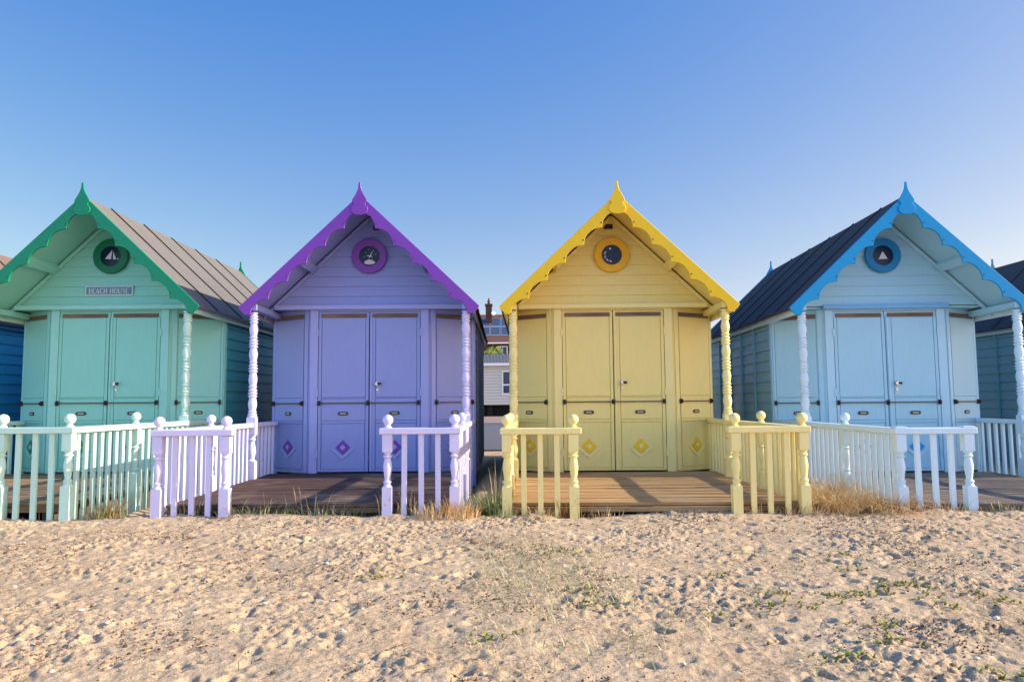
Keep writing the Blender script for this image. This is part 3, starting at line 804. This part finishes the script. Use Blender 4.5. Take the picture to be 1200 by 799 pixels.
def brick(name):
    m, nt, b = nodes(name)
    t = N(nt,'ShaderNodeTexBrick', Scale=4.0); t.inputs['Color1'].default_value=(*lin((84,46,40)),1); t.inputs['Color2'].default_value=(*lin((64,38,34)),1); t.inputs['Mortar'].default_value=(*lin((92,80,74)),1)
    t.inputs['Mortar Size'].default_value=.02; t.inputs['Brick Width'].default_value=.9; t.inputs['Row Height'].default_value=.3
    v = coords(nt); sp = nt.nodes.new('ShaderNodeSeparateXYZ'); cb = nt.nodes.new('ShaderNodeCombineXYZ'); nt.links.new(v, sp.inputs[0])
    ad = nt.nodes.new('ShaderNodeMath'); nt.links.new(sp.outputs['X'],ad.inputs[0]); nt.links.new(sp.outputs['Y'],ad.inputs[1])
    nt.links.new(ad.outputs[0],cb.inputs[0]); nt.links.new(sp.outputs['Z'],cb.inputs[1]); nt.links.new(cb.outputs[0], t.inputs['Vector'])
    nt.links.new(t.outputs['Color'], b.inputs['Base Color']); b.inputs['Roughness'].default_value=.9; return m
def tiles(name, a, c, scale=3.2):
    m, nt, b = nodes(name); v = coords(nt)
    w = N(nt,'ShaderNodeTexWave', Scale=scale, Distortion=.4); nt.links.new(v, w.inputs['Vector'])
    n = noise(nt, v, 3, 4)
    col = mixc(nt, w.outputs['Fac'], lin(a), lin(c)); col = mixc(nt, n, col, lin(a)); nt.links.new(col, b.inputs['Base Color']); b.inputs['Roughness'].default_value=.85
    bump(nt, b, w.outputs['Fac'], .6, .05); return m
brk = brick('house_brick'); tl = tiles('clay_tiles', (112,74,58), (76,48,40))
wht = plain('upvc_white', (226,228,228), .4, 0, .04); win = glass_dark('house_glass', (40,56,80), .08)
house = empty('brick_house', (2,76,0)); tag(house, 'red brick house with tiled roof, chimney and solar panels seen through the gap', 'house')
MB().box(-5.1,6,0,9,-.2,7.1).build('wall', brk, house)
zr = 10.4
rf = MB().prism_x([(-.5,7.05),(4.5,zr),(9.5,7.05),(9.5,6.9),(4.5,zr-.2),(-.5,6.9)], -5.5, 6.3).build('roof', tl, house)
ch = MB(); ch.box(-4.75,-4.1,2.6,3.3,8.2,11.1); ch.box(-4.82,-4.03,2.53,3.37,11.1,11.32); ch.build('chimney', brk, rf)
MB().lathe([(.14,11.32),(.15,11.7),(.10,11.75),(.04,12.0)], -4.42, 2.95, 12).build('chimney_pot', plain('terracotta_pot',(96,60,48),.8), rf)
MB().lathe([(.24,0),(.20,.07),(.02,.10)],0,0,16).build('satellite_dish', wht, rf).location = (-3.95,2.5,10.3)
bpy.data.objects[-1] if False else None
for o in list(rf.children):
    if o.name.startswith('satellite_dish'): o.rotation_euler = (R(80),0,R(20))
sl = (zr-7.05)/5.0
pan = plain('solar_cells', (72,84,106), .3, .1); panf = plain('panel_frame', (190,194,198), .4, .6)
for r in range(2):
    for c in range(4):
        x0 = -5.3+c*1.08; ya = .45+r*1.62; yb = ya+1.54
        za, zb = 7.05+sl*(ya+.5)+.07, 7.05+sl*(yb+.5)+.07
        e = MB().add([(x0,ya,za),(x0+1.02,ya,za),(x0+1.02,yb,zb),(x0,yb,zb),(x0,ya,za+.05),(x0+1.02,ya,za+.05),(x0+1.02,yb,zb+.05),(x0,yb,zb+.05)],
            [(0,3,2,1),(4,5,6,7),(0,1,5,4),(1,2,6,5),(2,3,7,6),(3,0,4,7)]).build('solar_panel', panf, house)
        i = .05; k = sl
        MB().add([(x0+i,ya+i,za+.054+k*i),(x0+1.02-i,ya+i,za+.054+k*i),(x0+1.02-i,yb-i,zb+.054-k*i),(x0+i,yb-i,zb+.054-k*i)],[(0,1,2,3)]).build('solar_cell', pan, e)
MB().box(-5.4,6.2,-.62,-.5,6.85,7.0).build('gutter', wht, house)
for wx in (-2.95,-.4,3.0):
    f = MB().box(wx-.5,wx+.5,-.06,.04,5.35,6.65).build('window', wht, house)
    MB().box(wx-.40,wx-.03,-.075,-.0602,5.45,6.55).build('pane', win, f); MB().box(wx+.03,wx+.40,-.075,-.0602,5.45,6.55).build('pane', win, f)
for wx in (-3,2.2):
    f = MB().box(wx-.7,wx+.7,-.06,.04,1.2,2.6).build('window', wht, house); MB().box(wx-.6,wx+.6,-.075,-.0602,1.3,2.5).build('pane', win, f)

car = empty('static_caravan', (0,50,0)); tag(car, 'cream static caravan with grey roof and white window seen through the gap', 'caravan')
cm, nt, b = nodes('caravan_cladding'); v = coords(nt)
w = N(nt,'ShaderNodeTexWave', Scale=1.6, bands_direction='Z'); nt.links.new(v,w.inputs['Vector'])
nt.links.new(ramp(nt, w.outputs['Fac'], [(0,lin((150,150,144))),(.12,lin((196,194,186)))]), b.inputs['Base Color']); b.inputs['Roughness'].default_value=.5
MB().box(-4.2,6,0,3.4,.78,3.55).build('wall', cm, car)
MB().prism_x([(-.25,3.5),(1.7,4.25),(3.65,3.5),(3.65,3.42),(-.25,3.42)], -4.4, 6.2).build('roof', tiles('caravan_roof_tiles',(96,100,108),(70,74,82)), car)
MB().box(-4.45,6.25,-.34,-.252,3.36,3.54).build('gutter', wht, car)
for wx in (-.28,2.8):
    f = MB().box(wx-.42,wx+.62,-.05,.03,1.45,3.05).build('window', wht, car)
    MB().box(wx-.32,wx+.08,-.065,-.0502,1.55,2.05).build('pane', win, f); MB().box(wx-.32,wx+.52,-.065,-.0502,2.15,2.95).build('pane', win, f)
sk = MB()
for x in (-3.6,-1.5,.8,3.2,5.4): sk.box(x-.15,x+.15,.4,.7,0,.78)
sk.box(-4.1,5.9,.9,3.3,.0,.775); sk.build('chassis', plain('chassis_black',(22,22,24),.9), car)

def leafy(name, label, cat, loc, rx, rz_, n, ztr):
    t = empty(name, loc); tag(t, label, cat)
    tr = MB(); tr.lathe([(.16,-.2),(.11,ztr*.6),(.06,ztr+rz_*.6)],0,0,9)
    for k in range(6):
        a = k*1.05; tr.tube((0,0,ztr*.75+.1*k), (math.cos(a)*rx*.7, math.sin(a)*rx*.7, ztr+rz_*(.2+.12*k)), .035, 6)
    tr.build('trunk', plain(name+'_bark',(84,68,52),.9), t)
    c = MB(); lob = [(random.gauss(0,rx*.45),random.gauss(0,rx*.45),ztr+rz_*random.uniform(.2,1.5),random.uniform(.3,.55)) for _ in range(16)]
    for _ in range(n):
        L = random.choice(lob); d = Vector((random.gauss(0,1),random.gauss(0,1),random.gauss(0,1))).normalized()*rx*L[3]*random.random()**.4
        p = Vector(L[:3])+d; u = Vector((random.gauss(0,1),random.gauss(0,1),random.gauss(0,1))).normalized(); w_ = u.orthogonal().normalized(); s = random.uniform(.07,.14)
        c.cur = random.choice([0,0,1]); c.add([p-u*s,p+w_*s*.5,p+u*s,p-w_*s*.5],[(0,1,2,3)])
    c.build('crown', [leafmat(name+'_leaf',(60,84,34),(118,138,60)), leafmat(name+'_leaf_light',(96,120,50),(140,150,70))], t)
leafy('garden_tree', 'small leafy green tree between the brick house and the caravan', 'tree', (-2.0,61,0), 1.1, 1.3, 3800, 3.2)

# ------------------------------------------------------------------ light, sky, camera
SUN_EL, SUN_AZ = 25.5, 1.5     # elevation; degrees the sun stands in front of the hut faces (towards the camera side)
el = R(SUN_EL); d = Vector((math.cos(el)*math.cos(R(SUN_AZ)), -math.cos(el)*math.sin(R(SUN_AZ)), math.sin(el)))
L = bpy.data.lights.new('sun','SUN'); L.energy = 4.8; L.angle = R(.55); L.color = (1,.87,.68)
lo = bpy.data.objects.new('sun', L); COL.objects.link(lo); lo.rotation_euler = d.to_track_quat('Z','Y').to_euler()
W = bpy.data.worlds.new('World'); S.world = W; W.use_nodes = True
nt = W.node_tree; bg = nt.nodes['Background']
sky = nt.nodes.new('ShaderNodeTexSky'); sky.sky_type = 'NISHITA'; sky.sun_disc = False
sky.sun_elevation = el; sky.sun_rotation = math.atan2(d.x, d.y)
sky.air_density = 1.0; sky.dust_density = .6; sky.ozone_density = 2.2; sky.altitude = 0
# deeper blue air, paler towards the sun; gain behind the camera added as fill for the hut fronts
m1 = N(nt,'ShaderNodeVectorMath',operation='MULTIPLY'); m1.inputs[1].default_value = (1.04,.69,.81); nt.links.new(sky.outputs['Color'], m1.inputs[0])
m2 = N(nt,'ShaderNodeVectorMath',operation='SUBTRACT'); m2.inputs[1].default_value = (.57,0,0); nt.links.new(m1.outputs[0], m2.inputs[0])
m3 = N(nt,'ShaderNodeVectorMath',operation='MAXIMUM'); m3.inputs[1].default_value = (.06,.02,.02); nt.links.new(m2.outputs[0], m3.inputs[0])
sc_ = N(nt,'ShaderNodeSeparateColor'); nt.links.new(m3.outputs[0], sc_.inputs[0])
pb = N(nt,'ShaderNodeMath',operation='POWER'); pb.inputs[1].default_value = .34; nt.links.new(sc_.outputs[2], pb.inputs[0])
pk = N(nt,'ShaderNodeMath',operation='MULTIPLY'); pk.inputs[1].default_value = 2.2; nt.links.new(pb.outputs[0], pk.inputs[0])
cc_ = N(nt,'ShaderNodeCombineColor'); nt.links.new(sc_.outputs[0], cc_.inputs[0]); nt.links.new(sc_.outputs[1], cc_.inputs[1]); nt.links.new(pk.outputs[0], cc_.inputs[2])
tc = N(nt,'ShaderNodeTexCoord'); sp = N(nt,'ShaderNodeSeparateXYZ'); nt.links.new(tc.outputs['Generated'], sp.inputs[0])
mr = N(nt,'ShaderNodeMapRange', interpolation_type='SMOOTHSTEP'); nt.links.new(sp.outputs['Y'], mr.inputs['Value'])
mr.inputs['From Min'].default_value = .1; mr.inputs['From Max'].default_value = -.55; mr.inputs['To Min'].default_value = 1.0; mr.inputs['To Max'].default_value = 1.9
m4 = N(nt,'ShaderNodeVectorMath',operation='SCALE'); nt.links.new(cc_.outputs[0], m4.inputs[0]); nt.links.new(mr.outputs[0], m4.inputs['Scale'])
ax = N(nt,'ShaderNodeMapRange'); nt.links.new(sp.outputs['X'], ax.inputs['Value'])
ax.inputs['From Min'].default_value = -.6; ax.inputs['From Max'].default_value = .6; ax.inputs['To Min'].default_value = .88; ax.inputs['To Max'].default_value = 1.08
cx_ = N(nt,'ShaderNodeCombineXYZ'); nt.links.new(ax.outputs[0], cx_.inputs[0]); cx_.inputs[1].default_value = 1.03; cx_.inputs[2].default_value = 1.0
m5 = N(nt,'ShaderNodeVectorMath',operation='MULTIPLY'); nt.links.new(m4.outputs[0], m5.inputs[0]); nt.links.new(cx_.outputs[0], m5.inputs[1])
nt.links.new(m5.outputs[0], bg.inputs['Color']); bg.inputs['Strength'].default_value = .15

ZC = .90; F = 880/1200*36
pitch = math.atan(72.5/880); roll = R(-.5)
cam = bpy.data.cameras.new('camera'); cam.lens = F; cam.sensor_width = 36; cam.clip_end = 3000; cam.clip_start = .05
co = bpy.data.objects.new('camera', cam); COL.objects.link(co); co.location = (0,0,ZC)
from mathutils import Matrix
co.rotation_euler = (Matrix.Rotation(PI/2+pitch,3,'X') @ Matrix.Rotation(roll,3,'Z')).to_euler()
S.camera = co
vs = S.view_settings; vs.view_transform = 'Standard'; vs.look = 'None'; vs.exposure = .70; vs.gamma = 1; vs.use_curve_mapping = False
